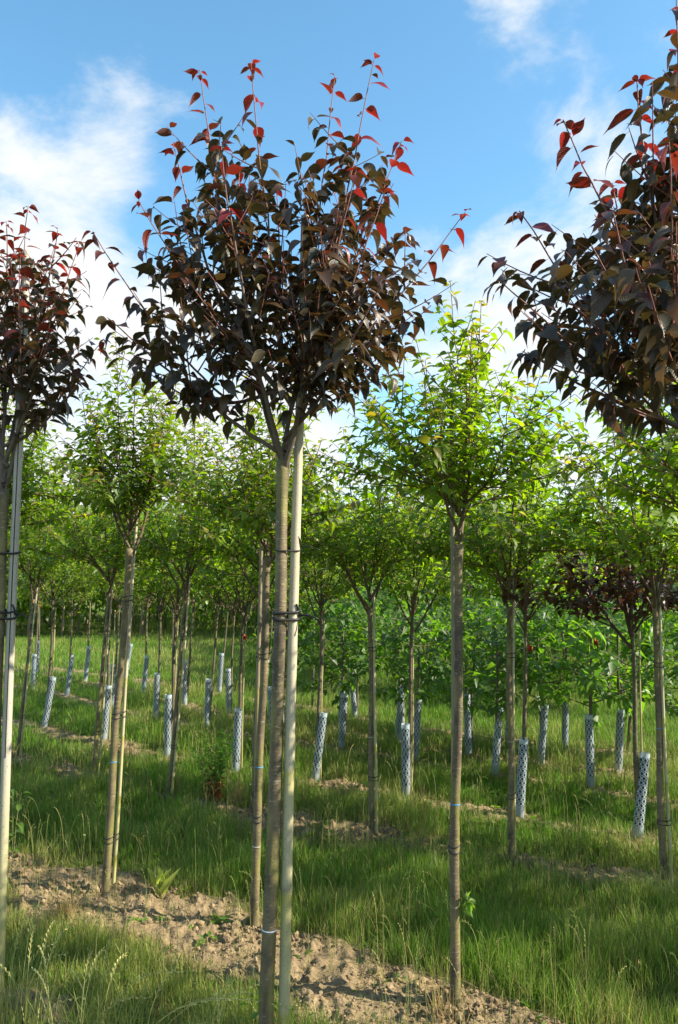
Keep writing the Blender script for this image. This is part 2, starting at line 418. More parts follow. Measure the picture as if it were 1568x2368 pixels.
def build_clods():
    v0, f0 = ico(); g = np.random.default_rng(3); n = 95000
    Y = g.uniform(2.4, 9, n); X = g.uniform(-.5, .5, n) * (Y * .95 + .6)
    s = soil_mask(X, Y); near = np.minimum.reduce([np.hypot(X - p[0], Y - p[1]) for p in row0 + row1 + row2])
    keep = g.uniform(0, 1, n) < s * (fbm(X, Y, .25, 2, 41) ** 2 * 1.1 + .7 * np.exp(-(near / .16) ** 2)) * np.where(Y > 5, .8, 1)
    X, Y, near = X[keep], Y[keep], near[keep]; n = len(X)
    sz = g.lognormal(math.log(.0058), .55, n).clip(.0022, .017) * (1 + .6 * np.exp(-(near / .15) ** 2)) * np.where(Y > 5, 1.25, 1)
    z = gheight(X, Y) + sz * .25
    V = np.repeat(v0[None], n, 0) * g.uniform(.6, 1.3, (n, len(v0), 1)) * (sz[:, None, None] * g.uniform(.75, 1.25, (n, 1, 3)))
    V += np.stack([X, Y, z], -1)[:, None]
    Fc = (f0[None] + (np.arange(n) * len(v0))[:, None, None]).reshape(-1, 3)
    c = np.array([.31, .23, .135]) * g.uniform(.7, 1.15, (n, 1))
    mb = MB(); mb.add(V, None, Fc, np.repeat(c, len(v0), 0))
    tag(mb.build('soil_clods', M['soil'], smooth=False), 'crumbly pale brown clods of dry soil along the tree rows', 'soil', kind='stuff')
    # dead grass litter lying on the strips
    n = 16000; Y = g.uniform(2.4, 8, n); X = g.uniform(-.5, .5, n) * (Y * .95 + .6); s = soil_mask(X, Y)
    k = g.uniform(0, 1, n) < s * .65 * fbm(X, Y, .4, 2, 51) * 1.4; X, Y = X[k], Y[k]; n = len(X)
    a = g.uniform(0, 6.28, n); l = g.uniform(.02, .09, n); w = g.uniform(.0007, .0016, n)
    d = np.stack([np.cos(a), np.sin(a), g.uniform(-.08, .25, n)], -1); sd = np.stack([-np.sin(a), np.cos(a), np.zeros(n)], -1)
    p = np.stack([X, Y, gheight(X, Y) + .008], -1)
    V = np.stack([p - sd * w[:, None], p + sd * w[:, None], p + d * l[:, None] + sd * w[:, None] * .5, p + d * l[:, None] - sd * w[:, None] * .5], 1)
    c = np.array([.42, .33, .18]) * g.uniform(.5, 1.15, (n, 1))
    mb = MB(); mb.add(V, np.arange(n * 4).reshape(-1, 4), None, np.repeat(c, 4, 0))
    tag(mb.build('straw_litter', M['straw']), 'bleached dead grass stems lying on the bare soil', 'straw', kind='stuff')


build_clods()


# ------------------------------------------------------------------ grass
def blades(X, Y, length, width, segs, col, g, lean=.45, z0=None):
    n = len(X); a = g.uniform(0, 6.28, n); b = g.uniform(0, 6.28, n)
    ld = np.stack([np.cos(a), np.sin(a), np.zeros(n)], -1); wd = np.stack([np.cos(b), np.sin(b), np.zeros(n)], -1)
    ln = g.gamma(2.0, lean / 2, n).clip(0, 1.5); t = np.linspace(0, 1, segs + 1)
    P0 = np.stack([X, Y, (gheight(X, Y, False) if z0 is None else z0) - .006], -1); rows = []
    for k, tt in enumerate(t):
        horiz = ln * tt ** 1.8; up = tt * np.sqrt(np.clip(1 - (horiz * .55) ** 2, .12, 1))
        c = P0 + (length * horiz * .8)[:, None] * ld; c[:, 2] += length * up
        w = width * (1 - tt ** 1.6) * (1 if k else .7) + .0002
        if k < segs: rows += [c - wd * w[:, None], c + wd * w[:, None]]
        else: rows += [c]
    V = np.stack(rows, 1); m = V.shape[1]; base = (np.arange(n) * m)[:, None]
    q = np.concatenate([base + np.array([[2 * k, 2 * k + 1, 2 * k + 3, 2 * k + 2]]) for k in range(segs - 1)]) if segs > 1 else None
    tr = base + np.array([[m - 3, m - 2, m - 1]])
    C = np.repeat(col[:, None], m, 1)
    return V.reshape(-1, 3), q, tr, C.reshape(-1, 3)


def build_grass():
    g = np.random.default_rng(12); mb = MB()
    for (y0, y1, n, segs, w, ls) in ((2.35, 3.6, 40000, 4, .0013, 1.0), (3.6, 5.2, 75000, 3, .0016, 1.0), (5.2, 8.0, 110000, 3, .0022, 1.0), (8, 13, 110000, 2, .0036, 1.0), (13, 24, 120000, 2, .007, 1.0), (24, 45, 40000, 1, .016, 1.2)):
        Y = np.sqrt(g.uniform(y0 ** 2, y1 ** 2, n)); X = g.uniform(-.5, .5, n) * (Y * .98 + 1.0)
        s = soil_mask(X, Y); cl = fbm(X, Y, .28, 3, 61); big = fbm(X, Y, 1.3, 2, 71)
        keep = g.uniform(0, 1, n) < (1 - s) ** 1.1 * (.35 + 1.2 * cl) + .10
        # foreground strip between the first rows is thin and short
        X, Y, s, cl, big = X[keep], Y[keep], s[keep], cl[keep], big[keep]; n = len(X)
        fg = sstep(.0, .5, row_y(row1, X) - Y)
        L = (.035 + .25 * cl ** 1.9 + .06 * big) * g.uniform(.35, 1.3, n) * ls * (1 - .35 * fg) * (1 - .5 * s)
        dry = np.clip((big - .46) * 2.0 + g.normal(0, .28, n) + .45 * s, 0, 1)
        c = np.array([.125, .250, .022]) * (1 - dry[:, None]) + np.array([.37, .38, .10]) * dry[:, None]
        st = g.uniform(0, 1, n) < .07 + .35 * s + .12 * big ** 2; c[st] = np.array([.36, .29, .13]) * g.uniform(.7, 1.1, (st.sum(), 1))
        c *= g.uniform(.75, 1.25, (n, 1))
        mb.add(*blades(X, Y, L, w * g.uniform(.6, 1.4, n), segs, c, g))
    tag(mb.build('grass', M['grass']), 'rough green grass with some dry blades growing between the tree rows', 'grass', kind='stuff')
    # flowering stems standing above the sward
    mb = MB(); n = 2800
    Y = np.sqrt(g.uniform(3.0 ** 2, 8.5 ** 2, n)); X = g.uniform(-.5, .5, n) * (Y * .95 + .6)
    s = soil_mask(X, Y); k = (g.uniform(0, 1, n) < (.25 + fbm(X, Y, .5, 2, 81) ** 2 * 2.0) * (1 - .6 * s)); X, Y = X[k], Y[k]
    for x, y in zip(X, Y): stalk(mb, g, x, y, g.uniform(.22, .42), g.uniform(0, .3), w=.0009 + .0002 * y, spk=.5)
    tag(mb.build('grass_seed_stalks', M['straw']), 'thin yellow-green flowering stems standing above the grass', 'grass', kind='stuff')


def stalk(mb, g, x, y, h, lean, w=.0013, spk=1.0, az=None, colr=None, head=.32, z=None):
    a = g.uniform(0, 6.28) if az is None else az; d = np.array([math.cos(a), math.sin(a), 0])
    p0 = np.array([x, y, (gh(x, y) if z is None else z) - .01]); p2 = p0 + d * h * lean * 1.3 + np.array([0, 0, h * (1 - .45 * lean)]); p1 = p0 + np.array([0, 0, h * .85]) + d * h * lean * .12
    P = bez(p0, p1, p2, 9); c = np.array([.30, .29, .10]) * g.uniform(.75, 1.15) if colr is None else np.asarray(colr)
    if g.uniform() < .4 and colr is None: c = np.array([.20, .26, .07])
    V, q, t = tube(P, np.linspace(w, w * .55, 9), 3, False); mb.add(V, q, None, c)
    # spikelets on two sides of the upper part
    n = max(5, int(h * head / .013)); ts = np.linspace(1 - head, 1, n)
    PP = (1 - ts[:, None]) ** 2 * p0 + 2 * (ts * (1 - ts))[:, None] * p1 + ts[:, None] ** 2 * p2
    T = nrm(np.gradient(PP, axis=0)); sd = nrm(np.cross(T, [math.cos(a + .7), math.sin(a + .7), .2]))
    for i in range(n):
        s = (1 if i % 2 else -1); l = (.013 + .004 * g.uniform()) * (1 - .4 * i / n) * (.7 + .5 * spk); b = PP[i]
        e = b + nrm(T[i] + s * .42 * sd[i]) * l; wv = np.cross(T[i], sd[i]) * .0022 * (.6 + spk * .6) + s * sd[i] * .001
        m = (b + e) / 2 + s * sd[i] * .0016
        mb.add(np.stack([b, m + wv, e, m - wv]), [[0, 1, 2, 3]], None, c * 1.1)


build_grass()

# ------------------------------------------------------------------ leaves
ROWSETS = {
    'near': [(0, .010), (.16, .013), (.21, .13), (.33, .285), (.50, .345), (.70, .300), (.90, .16), (1.04, .05), (1.20, .003)],
    'mid': [(0, .010), (.15, .014), (.38, .31), (.72, .29), (1.16, .003)],
    'far': [(0, .02), (.42, .34), (1.12, .003)]}


def leaf_template(kind, curl, fold, side=0.0):
    R_ = ROWSETS[kind]; v, u = [], []
    for (y, w) in R_:
        s = max(0, y - .15); yy = y - .10 * curl * s * s; z = -curl * s * s
        for k in (-1, 0, 1):
            x = k * w * (.84 if kind == 'near' else .92); zz = z + fold * abs(x) - (.25 * abs(x) * (y > .8)) * curl
            if kind == 'near' and k and .2 < y < 1.0: zz += .022 * math.sin(y * 38 + k)
            v.append((x + side * s * s, yy, zz)); u.append((k * w / .34, y))
    q = []
    for i in range(len(R_) - 1):
        a, b = i * 3, i * 3 + 3
        q += [(a, a + 1, b + 1, b), (a + 1, a + 2, b + 2, b + 1)]
    return np.array(v), np.array(q), np.array(u)


CURLS = [(.18, .30, .05), (.45, .22, -.10), (.85, .40, .12), (.30, .75, -.04), (.62, .12, -.16), (.05, .45, .10)]
TPL = {k: [leaf_template(k, *c) for c in CURLS] for k in ROWSETS}


def leaf_frames(ax, up, g, jit):
    """orthonormal frames from leaf axes and wished-for upper side"""
    ax = nrm(ax); n = nrm(up + g.normal(0, jit, ax.shape)); n = nrm(n - ax * (ax * n).sum(-1, keepdims=True)); x = np.cross(ax, n)
    return np.stack([x, ax, n], -1)            # columns


def add_leaves(mb, kind, P, Fm, S, C, var, m=0):
    for k in range(len(CURLS)):
        idx = np.where(var == k)[0]
        if not len(idx): continue
        v, q, u = TPL[kind][k]; n = len(idx)
        V = np.einsum('nij,vj->nvi', Fm[idx], v) * S[idx][:, None, None] + P[idx][:, None]
        Q = (q[None] + (np.arange(n) * len(v))[:, None, None]).reshape(-1, 4)
        mb.add(V, Q, None, np.repeat(C[idx], len(v), 0), np.tile(u, (n, 1)), m)


def species_colour(sp, young, g):
    n = len(young); y = young[:, None]; r = g.uniform(0, 1, (n, 1))
    if sp == 'purple':
        old = np.array([.038, .036, .016]) * (1 - r) + np.array([.085, .050, .018]) * r
        mid = np.array([.14, .026, .016]); new = np.array([.29, .018, .020])
        c = np.where(y < .5, old + (mid - old) * y * 2, mid + (new - mid) * (y - .5) * 2)
    elif sp == 'green':
        old = np.array([.095, .180, .017]) * (1 - r) + np.array([.185, .265, .030]) * r
        new = np.array([.26, .22, .04]); c = old + (new - old) * np.clip(y * y, 0, 1)
    elif sp == 'broad':
        old = np.array([.070, .165, .022]) * (1 - r) + np.array([.11, .21, .03]) * r; c = old + (np.array([.2, .25, .05]) - old) * y * .5
    elif sp == 'maple':
        old = np.array([.075, .022, .014]) * (1 - r) + np.array([.11, .045, .018]) * r; c = old + (np.array([.2, .05, .03]) - old) * y * .4
    return c * g.uniform(.8, 1.2, (n, 1))


def grow(g, fork, prim, sp, leaf, dens=1.0, sec_len=(.14, .36), whip=.0, sec_gap=.075, node=.03, r0=.011, droop=.35, top_young=None, wgap=1.0, low_t=.26, spread=.22, n_main=8):
    """skeleton + leaf list. prim = list of (via, tip). Returns per-branch tubes and leaf arrays."""
    branches, LP, LA, LU, LS, LY = [], [], [], [], [], []

    def leaves_on(P, t0, t1, gap, tipyoung, big=1.0, ph=None):
        d = np.linalg.norm(np.diff(P, axis=0), axis=1); cum = np.concatenate([[0], np.cumsum(d)]); Ltot = cum[-1]
        n = int(Ltot * (t1 - t0) / gap)
        if n < 1: return
        ss = (t0 + (t1 - t0) * (np.arange(n) + g.uniform(0, 1, n) * .8) / n) * Ltot
        if whip and t1 == 1.0 and t0 > .3: ss = np.concatenate([ss, [Ltot * .985, Ltot * .995, Ltot]]); n += 3
        pos = np.stack([np.interp(ss, cum, P[:, k]) for k in range(3)], -1)
        T = nrm(np.stack([np.interp(ss, cum, np.gradient(P[:, k])) for k in range(3)], -1))
        ph = (g.uniform(0, 6.28) + np.arange(n) * 2.4 + g.normal(0, .3, n))
        a = nrm(np.cross(T, [0.13, .2, 1.0])); b = np.cross(T, a)
        out = np.cos(ph)[:, None] * a + np.sin(ph)[:, None] * b
        horiz = out.copy(); horiz[:, 2] *= .35
        ax = nrm(horiz) * .85 + T * .45 + np.array([0, 0, -droop]) * g.uniform(.2, 1.5, (n, 1))
        rel = ss / Ltot
        young = tipyoung * np.clip((rel - .42) / .42, 0, 1) * g.uniform(.6, 1.2, n)
        LP.append(pos); LA.append(ax); LU.append(np.tile([0, 0, 1.0], (n, 1)) + .35 * T); LY.append(np.clip(young, 0, 1))
        LS.append(leaf * big * g.triangular(.5, .95, 1.22, n) * (1 - .35 * sstep(.93, 1, rel) * (tipyoung > .3)))

    paths = []
    for ip, (via, tip) in enumerate(prim):
        f0 = fork + g.normal(0, .008, 3) + np.array([0, 0, g.uniform(-.09, .04) if g.uniform() < .5 else g.uniform(.04, spread)])
        if ip >= n_main and paths:
            cand = [(np.linalg.norm(nrm((tip - fork) * [1, 1, .6]) - nrm((q_[-1] - fork) * [1, 1, .6])), q_) for q_ in paths[:n_main]]
            q_ = min(cand, key=lambda c_: c_[0])[1]; kk = g.integers(3, 7); f0 = q_[kk]; dv = nrm(q_[kk + 1] - q_[kk])
            via = f0 * .35 + via * .35 + tip * .15 + (f0 + dv * .3) * .15
        P = bez(f0, via, tip, 16); wob = g.normal(0, .006, P.shape); wob[0] = 0; P = P + np.cumsum(wob, 0) * .5
        Ltot = np.linalg.norm(np.diff(P, axis=0), axis=1).sum(); rr = r0 * (.55 + .55 * min(1, Ltot / 1.2)) * (1.12 if ip < n_main else .62); paths.append(P)
        tubes = [(P, np.linspace(rr, .0016, 16))]
        wh = whip * g.uniform(.75, 1.2) / Ltot                       # leafy but unbranched top of the shoot
        top = (1 - wh) if wh > 0 else .97
        young = 1.0 if whip else .6
        if sp == 'purple': young *= .12 + .88 * float(sstep(.30, .72, (tip[2] - fork[2]) / (max(q_[1][2] for q_ in prim) - fork[2])))
        if wh > 0: leaves_on(P, top - .08, 1.0, node * wgap, young, 1.0)
        leaves_on(P, .34, top, node * 1.3, .1)
        nsec = int(Ltot * (top - low_t) / sec_gap * dens)
        for t in np.linspace(low_t, top, max(nsec, 1)) + g.uniform(-.02, .02, max(nsec, 1)):
            i = min(int(t * 15), 14); base = P[i] + (P[i + 1] - P[i]) * (t * 15 - i); T = nrm(P[i + 1] - P[i])
            az = g.uniform(0, 6.28); o = np.array([math.cos(az), math.sin(az), g.uniform(-.15, .45)])
            axis_out = base - fork; axis_out[2] = 0
            dirn = nrm(T * .55 + nrm(o) * .9 + nrm(axis_out) * .3)
            l = g.uniform(*sec_len) * (1.15 - .55 * t)
            e = base + dirn * l; cpt = base + dirn * l * .5 + np.array([0, 0, -.03 * l]); e[2] += .12 * l
            S = bez(base, cpt, e, 6); tubes.append((S, np.linspace(.0032, .0011, 6)))
            leaves_on(S, .08, 1.0, node, (.5 if g.uniform() < .06 else .08) if sp == 'purple' else .35 * (t > .6))
        branches.append(tubes)
    LP, LA, LU, LS, LY = map(np.concatenate, (LP, LA, LU, LS, LY))
    return branches, LP, LA, LU, LS, LY


TWIG = {'purple': ((.15, .115, .085), (.32, .10, .085)), 'green': ((.13, .095, .06), (.20, .10, .05)), 'broad': ((.12, .10, .06), (.16, .17, .06)), 'maple': ((.09, .06, .045), (.14, .06, .04))}


def branch_mesh(mb, tubes, sp, sides=7, m=0):
    a, b = map(np.array, TWIG[sp])
    for k, (P, r) in enumerate(tubes):
        V, q, t = tube(P, r, sides if k == 0 else max(3, sides - 3), False)
        f = np.repeat(1 - np.clip(np.asarray(r) / .006, 0, 1), sides if k == 0 else max(3, sides - 3))[:, None]
        mb.add(V, q, None, a * (1 - f) + b * f, None, m)


def trunk_path(base, fork, g, n=60):
    t = np.linspace(0, 1, n)[:, None]; P = base + (fork - base) * t
    w = np.stack([np.sin(t[:, 0] * 5 + g.uniform(0, 6)) * .008 + np.sin(t[:, 0] * 13 + g.uniform(0, 6)) * .003, np.sin(t[:, 0] * 6 + g.uniform(0, 6)) * .008, 0 * t[:, 0]], -1) * np.sin(np.pi * t)
    return P + w


def trunk_mesh(mb, P, r_bot, r_top, g, sides=24, knots=8):
    n = len(P); t = np.linspace(0, 1, n); r = r_bot + (r_top - r_bot) * t ** .8; r = r * (1 + .22 * np.exp(-t * 38))
    r = r * (1 + .28 * sstep(.93, 1, t))
    ang = np.arange(sides) * 2 * math.pi / sides; B = 1 + .015 * g.normal(0, 1, (n, sides)) * .6
    for k in range(knots):
        tk, ak, hk = g.uniform(.05, .95), g.uniform(0, 6.28), g.uniform(.12, .38)
        B += hk * np.exp(-((t[:, None] - tk) / .008) ** 2 - (np.angle(np.exp(1j * (ang[None] - ak))) / .38) ** 2)
    V, q, tr = tube(P, r, sides, True, B); mb.add(V, q, tr, (1, 1, 1))
    return r


LEAFMESH = {}


def leaf_variant(sp, kind, k, yb):
    key = (sp, kind, k, yb)
    if key not in LEAFMESH:
        v, q, u = TPL[kind][k]; mb = MB(); gg = np.random.default_rng(hash((k, yb)) % 1000)
        c = species_colour(sp, np.array([yb / 4.0]), gg)[0]
        mb.add(v, q, None, c, u); LEAFMESH[key] = mb.mesh('leaf', M['purple' if sp in ('purple', 'maple') else 'green'])
    return LEAFMESH[key]


def build_tree(name, label, cat, group, base, fork, prim, sp, leaf, seed, rb, rt, kind='mid', single=300, bark='bark', **kw):
    g = np.random.default_rng(seed); base = base.copy(); base[2] = gh(base[0], base[1])
    e = empty(name, base); tag(e, label, cat, group)
    P = trunk_path(base - [0, 0, .05], fork, g); mb = MB(); rr = trunk_mesh(mb, P, rb, rt, g); tob = mb.build('trunk', M[bark], e, base)
    br, LP, LA, LU, LS, LY = grow(g, fork, prim, sp, leaf, **kw)
    for tubes in br:
        mb = MB(); branch_mesh(mb, tubes, sp); mb.build('branch', M['twig'], e, base)
    Fm = leaf_frames(LA, LU, g, .36); Fm[:, :, 0] *= g.uniform(.66, 1.12, (len(LP), 1)); var = g.choice(len(CURLS), len(LP), p=[.2, .2, .14, .16, .16, .14])
    # the leaves that show largest become parts of their own, the rest one foliage mesh
    cv = np.array([0, 0, EYE]) - LP; dist = np.linalg.norm(cv, axis=1); face = np.abs((Fm[:, :, 2] * cv).sum(-1) / dist)
    px = CX + F * LP[:, 0] / LP[:, 1]; py = HZ - F * (LP[:, 2] - EYE) / LP[:, 1]
    inside = (px > 0) & (px < 1568) & (py > 0) & (py < 2367)
    cen = LP.mean(0); expo = (LP[:, 1] - cen[1]) * 1.2 - np.hypot(LP[:, 0] - cen[0], LP[:, 2] - cen[2]) * .7
    score = (LS / dist) * (.35 + face) * np.exp(-expo * 1.2) * inside
    order = np.argsort(-score); pick = order[:single]; pick = pick[inside[pick]]
    rest = np.setdiff1d(np.arange(len(LP)), pick); mat = M['purple' if sp in ('purple', 'maple') else 'green']
    for i in pick:
        me = leaf_variant(sp, 'near', int(var[i]), int(round(LY[i] * 4)))
        o = bpy.data.objects.new('leaf', me); COL.objects.link(o); o.parent = e
        mt = np.eye(4); mt[:3, :3] = Fm[i] * LS[i]; mt[:3, 3] = LP[i] - base; o.matrix_local = Matrix(mt.tolist())
    mb = MB(); add_leaves(mb, kind, LP[rest], Fm[rest], LS[rest], species_colour(sp, LY[rest], g), var[rest])
    tag(mb.build('foliage', mat, e, base), kind='stuff')
    return dict(e=e, P=P, r=rr, base=base, n=len(LP), trunk=tob)


def auto_prims(g, fork, top, rad, n, up=.35, lead=True):
    out = []
    for i in range(n):
        a = i * 2.4 + g.uniform(-.3, .3); f = math.sqrt((i + .6) / n); r = rad * f * g.uniform(.8, 1.05)
        h = (top - fork[2]) * (1 - .74 * f ** 1.7) * g.uniform(.78, 1.0)
        tip = fork + np.array([math.cos(a) * r, math.sin(a) * r, h])
        via = fork + np.array([math.cos(a) * r * .62, math.sin(a) * r * .62, h * up])
        out.append((via, tip))
    return out


def px_prims(fork, depth, lst):
    out = []
    mid = np.median([q[2] for q in lst]); lf = [q for q in lst if q[2] < mid]; rt = [q for q in lst if q[2] >= mid]
    random.Random(len(lst)).shuffle(lf); random.Random(7).shuffle(rt); lst = [q for pr in zip(lf, rt) for q in pr] + lf[len(rt):] + rt[len(lf):]
    for (vx, vy, tx, ty, dy) in lst:
        out.append((at_depth(vx, vy, depth + dy * .55), at_depth(tx, ty, depth + dy)))
    return out


# ------------------------------------------------------------------ stakes and ties
def stake(base, top, r, label, group, g, nodes=.42, col=(.55, .49, .35), wood=False, moss=.85):
    base = base.copy(); base[2] = gh(base[0], base[1]) - .04; e = empty('bamboo_stake' if not wood else 'wooden_stake', base)
    tag(e, label, 'stake', group); n = 120; t = np.linspace(0, 1, n); P = base + (top - base) * t[:, None]; Lh = top[2] - base[2]
    P[:, 0] += np.sin(t * 4 + g.uniform(0, 6)) * .006 * np.sin(np.pi * t)
    hgt = t * Lh; rr = r * (1 - .22 * t); c = np.tile(np.array(col), (n, 1)); ph = g.uniform(.1, nodes)
    grn = np.array([.40, .38, .06])
    if not wood:
        dn = np.abs((hgt - ph + nodes / 2) % nodes - nodes / 2); rr = rr * (1 + .10 * np.exp(-(dn / .009) ** 2))
        below = (ph - hgt) % nodes
        w = moss * (np.exp(-(below / .10)) * .8 * (hgt < 1.3) + .45 * sstep(1.5, .3, hgt)); w = np.clip(w, 0, .9)[:, None]
        c = c * (1 - w) + grn * w; c = c * (1 - .45 * np.exp(-(dn / .004) ** 2))[:, None]
    else:
        w = (moss * .8 * sstep(1.3, .3, hgt))[:, None]; c = c * (1 - w) + grn * w
    sides = 14; V, q, tr = tube(P, rr, sides, True); mb = MB(); cc = np.vstack([np.repeat(c, sides, 0), c[:1], c[-1:]]); mb.add(V, q, tr, cc); mb.build('cane' if not wood else 'post', M['cane'], e, base)
    return dict(e=e, P=P, r=rr, base=base)


def at_z(P, r, z):
    i = int(np.argmin(abs(P[:, 2] - z))); return P[i], r[i]


def tie(st, tr, z, g, turns=2, tail=True, w=.0045, col=(.018, .018, .02)):
    """black rubber strap round trunk and stake"""
    c1, r1 = at_z(st['P'], st['r'], z); c2, r2 = at_z(tr['P'], tr['r'], z); d = (c2 - c1)[:2]; a0 = math.atan2(d[1], d[0]); mb = MB()
    for k in range(turns):
        pts = []; zz = z + k * .024
        for a in np.linspace(a0 - 1.57, a0 + 1.57, 10): pts.append([c2[0] + math.cos(a) * (r2 + w), c2[1] + math.sin(a) * (r2 + w), zz + .006 * math.sin(a + k)])
        for a in np.linspace(a0 + 1.57, a0 + 4.71, 10): pts.append([c1[0] + math.cos(a) * (r1 + w), c1[1] + math.sin(a) * (r1 + w), zz + .006 * math.sin(a + k)])
        pts.append(pts[0]); V, q, t = tube(np.array(pts), w, 8, False); mb.add(V, q, None, col)
    if tail:
        s = nrm(np.array([-d[0], -d[1] - .02, 0])); p = c1 + s * (r1 + w); p[2] = z + .01
        P = bez(p, p + s * .03 + [0, 0, .01], p + s * .075 + [0, -.02, -.012], 6); V, q, t = tube(P, [w, w, w * .9, w * .8, w * .7, w * .6], 8); mb.add(V, q, t, col)
        P = bez(p + [0, -.004, .0], p + [0, -.012, .03], p + [-.012, -.012, .045], 5); V, q, t = tube(P, w * .9, 8); mb.add(V, q, t, col)
    o = mb.build('tie', M['rubber'], st['e'], st['base']); return o


def band(tr, z, col, name='marking_band', h=.008):
    c, r = at_z(tr['P'], tr['r'], z); i = int(np.argmin(abs(tr['P'][:, 2] - z))); d = nrm(tr['P'][i + 1] - tr['P'][i])
    P = c + d * np.linspace(-h / 2, h / 2, 4)[:, None]; V, q, t = tube(P, np.array([r * .9, r * 1.035 + .001, r * 1.035 + .001, r * .9]), 20, False)
    mb = MB(); mb.add(V, q, None, col)
    mb.build(name, M['band'], tr['trunk'], tr['base'])


g0 = np.random.default_rng(99)
# ------------------------------------------------------------------ the purple-leaved trees of the front row
Dp = row0[1]; dY = Dp[1]; forkD = at_depth(655, 1065, dY)
primD = px_prims(forkD, dY, [
    (540, 760, 468, 165, .04), (600, 740, 592, 160, -.08), (490, 760, 398, 335, .12), (450, 830, 322, 470, -.10), (400, 850, 222, 545, .02), (470, 930, 262, 735, -.16), (480, 980, 345, 850, .14),
    (655, 800, 640, 430, .16), (735, 740, 772, 175, .06), (775, 760, 872, 140, -.07), (800, 800, 940, 315, .12), (770, 850, 905, 440, -.18), (870, 850, 1068, 485, .05), (850, 900, 1000, 715, -.12),
    (800, 940, 935, 800, .16), (580, 820, 515, 330, -.30), (720, 830, 815, 400, -.30), (570, 830, 560, 400, .36), (770, 830, 790, 380, .36), (650, 800, 650, 600, -.42), (520, 900, 430, 640, -.36), (800, 880, 880, 640, -.38), (700, 800, 740, 520, .0)])
D = build_tree('purple_cherry_tree', 'young purple-leaved cherry with whole crown in view and white band low on its trunk', 'tree', 'purple-leaved trees of the front row', Dp, forkD, primD, 'purple', .080, 21, .0295, .0215, 'near', 300, whip=.29, sec_gap=.044, node=.027, r0=.0098, droop=.65, sec_len=(.16, .42), wgap=1.5, low_t=.24, spread=.34, n_main=11)
sD = stake(at_depth(652, 2500, dY + .0), at_depth(706, 500, dY + .03), .0215, 'thick pale bamboo stake tied to the purple-leaved tree with the white band', None, g0, .44)
for zz, tn, tl in ((.145, 2, True), (1.735, 2, True), (2.0, 1, True)): tie(sD, D, zz, g0, tn, tl, .0052 if tn > 1 else .003)
band(D, .60, (.80, .84, .88))

Lp = row0[0]; lY = Lp[1]; forkL = at_depth(8, 1130, lY)
primL = px_prims(forkL, lY, [(45, 800, 62, 480, .0), (80, 820, 128, 525, -.1), (110, 850, 190, 560, .1), (20, 800, 15, 520, .12), (120, 960, 240, 770, .0), (100, 980, 190, 860, -.12), (-30, 800, -50, 500, .0), (-80, 850, -130, 560, .1), (-110, 900, -210, 700, -.1), (-60, 950, -160, 860, .1), (60, 880, 60, 600, -.3), (90, 900, 130, 690, -.25), (-20, 880, -60, 640, -.3), (50, 850, 90, 590, .3), (-40, 850, -40, 560, .3), (90, 1010, 130, 950, .12), (20, 900, 40, 680, -.36)])
Lt = build_tree('purple_cherry_tree', 'smaller purple-leaved cherry tied to a grooved wooden stake', 'tree', 'purple-leaved trees of the front row', Lp, forkL, primL, 'purple', .074, 33, .026, .019, 'near', 300, whip=.22, sec_gap=.052, node=.030, r0=.0095, droop=.55, sec_len=(.14, .36))
sL = stake(at_depth(-6, 2360, lY - .02), at_depth(62, 580, lY + .02), .021, 'grey grooved wooden stake, mossy low down, tied to the smaller purple-leaved tree', None, g0, wood=True, col=(.50, .45, .37))
Pg = sL['P'].copy(); Pg[:, 1] -= sL['r'] * .97; Pg[:, 0] += .004
V, q, t = tube(Pg[40:112], .0022, 6, False); mb = MB(); mb.add(V, q, None, (.02, .018, .015)); mb.build('groove', M['rubber'], sL['e'], sL['base'])
for zz, tn in ((1.72, 2), (2.0, 1)): tie(sL, Lt, zz, g0, tn, tn > 1)

Rp = row0[2]; rY = Rp[1]; forkR = at_depth(1640, 1060, rY)
primR = px_prims(forkR, rY, [(1570, 650, 1558, 30, .0), (1520, 720, 1470, 175, .08), (1450, 800, 1300, 290, -.06), (1400, 860, 1195, 505, .05), (1390, 900, 1140, 655, -.1), (1450, 940, 1230, 800, .12), (1500, 960, 1370, 930, .0), (1620, 700, 1640, 60, .1), (1700, 750, 1760, 250, .0), (1760, 850, 1880, 480, .1), (1780, 900, 1900, 700, -.1), (1560, 760, 1540, 330, -.3), (1500, 820, 1440, 480, -.32), (1480, 850, 1400, 430, .3), (1580, 760, 1560, 240, .3), (1540, 860, 1480, 640, -.4), (1650, 820, 1660, 420, -.3), (1480, 900, 1330, 660, .32)])
Rt = build_tree('purple_cherry_tree', 'tallest purple-leaved tree, its trunk hidden outside the view, beside the open sky', 'tree', 'purple-leaved trees of the front row', Rp, forkR, primR, 'purple', .076, 45, .030, .022, 'near', 300, whip=.24, sec_gap=.042, node=.027, r0=.0105, droop=.7, sec_len=(.16, .42))

sR = stake(Rp + [.05, .02, 0], np.array([forkR[0] + .06, rY + .02, 2.9]), .021, 'pale bamboo stake tied to the tallest purple-leaved tree', None, g0, .44)
for zz in (.2, 1.7): tie(sR, Rt, zz, g0, 2, True, .005)

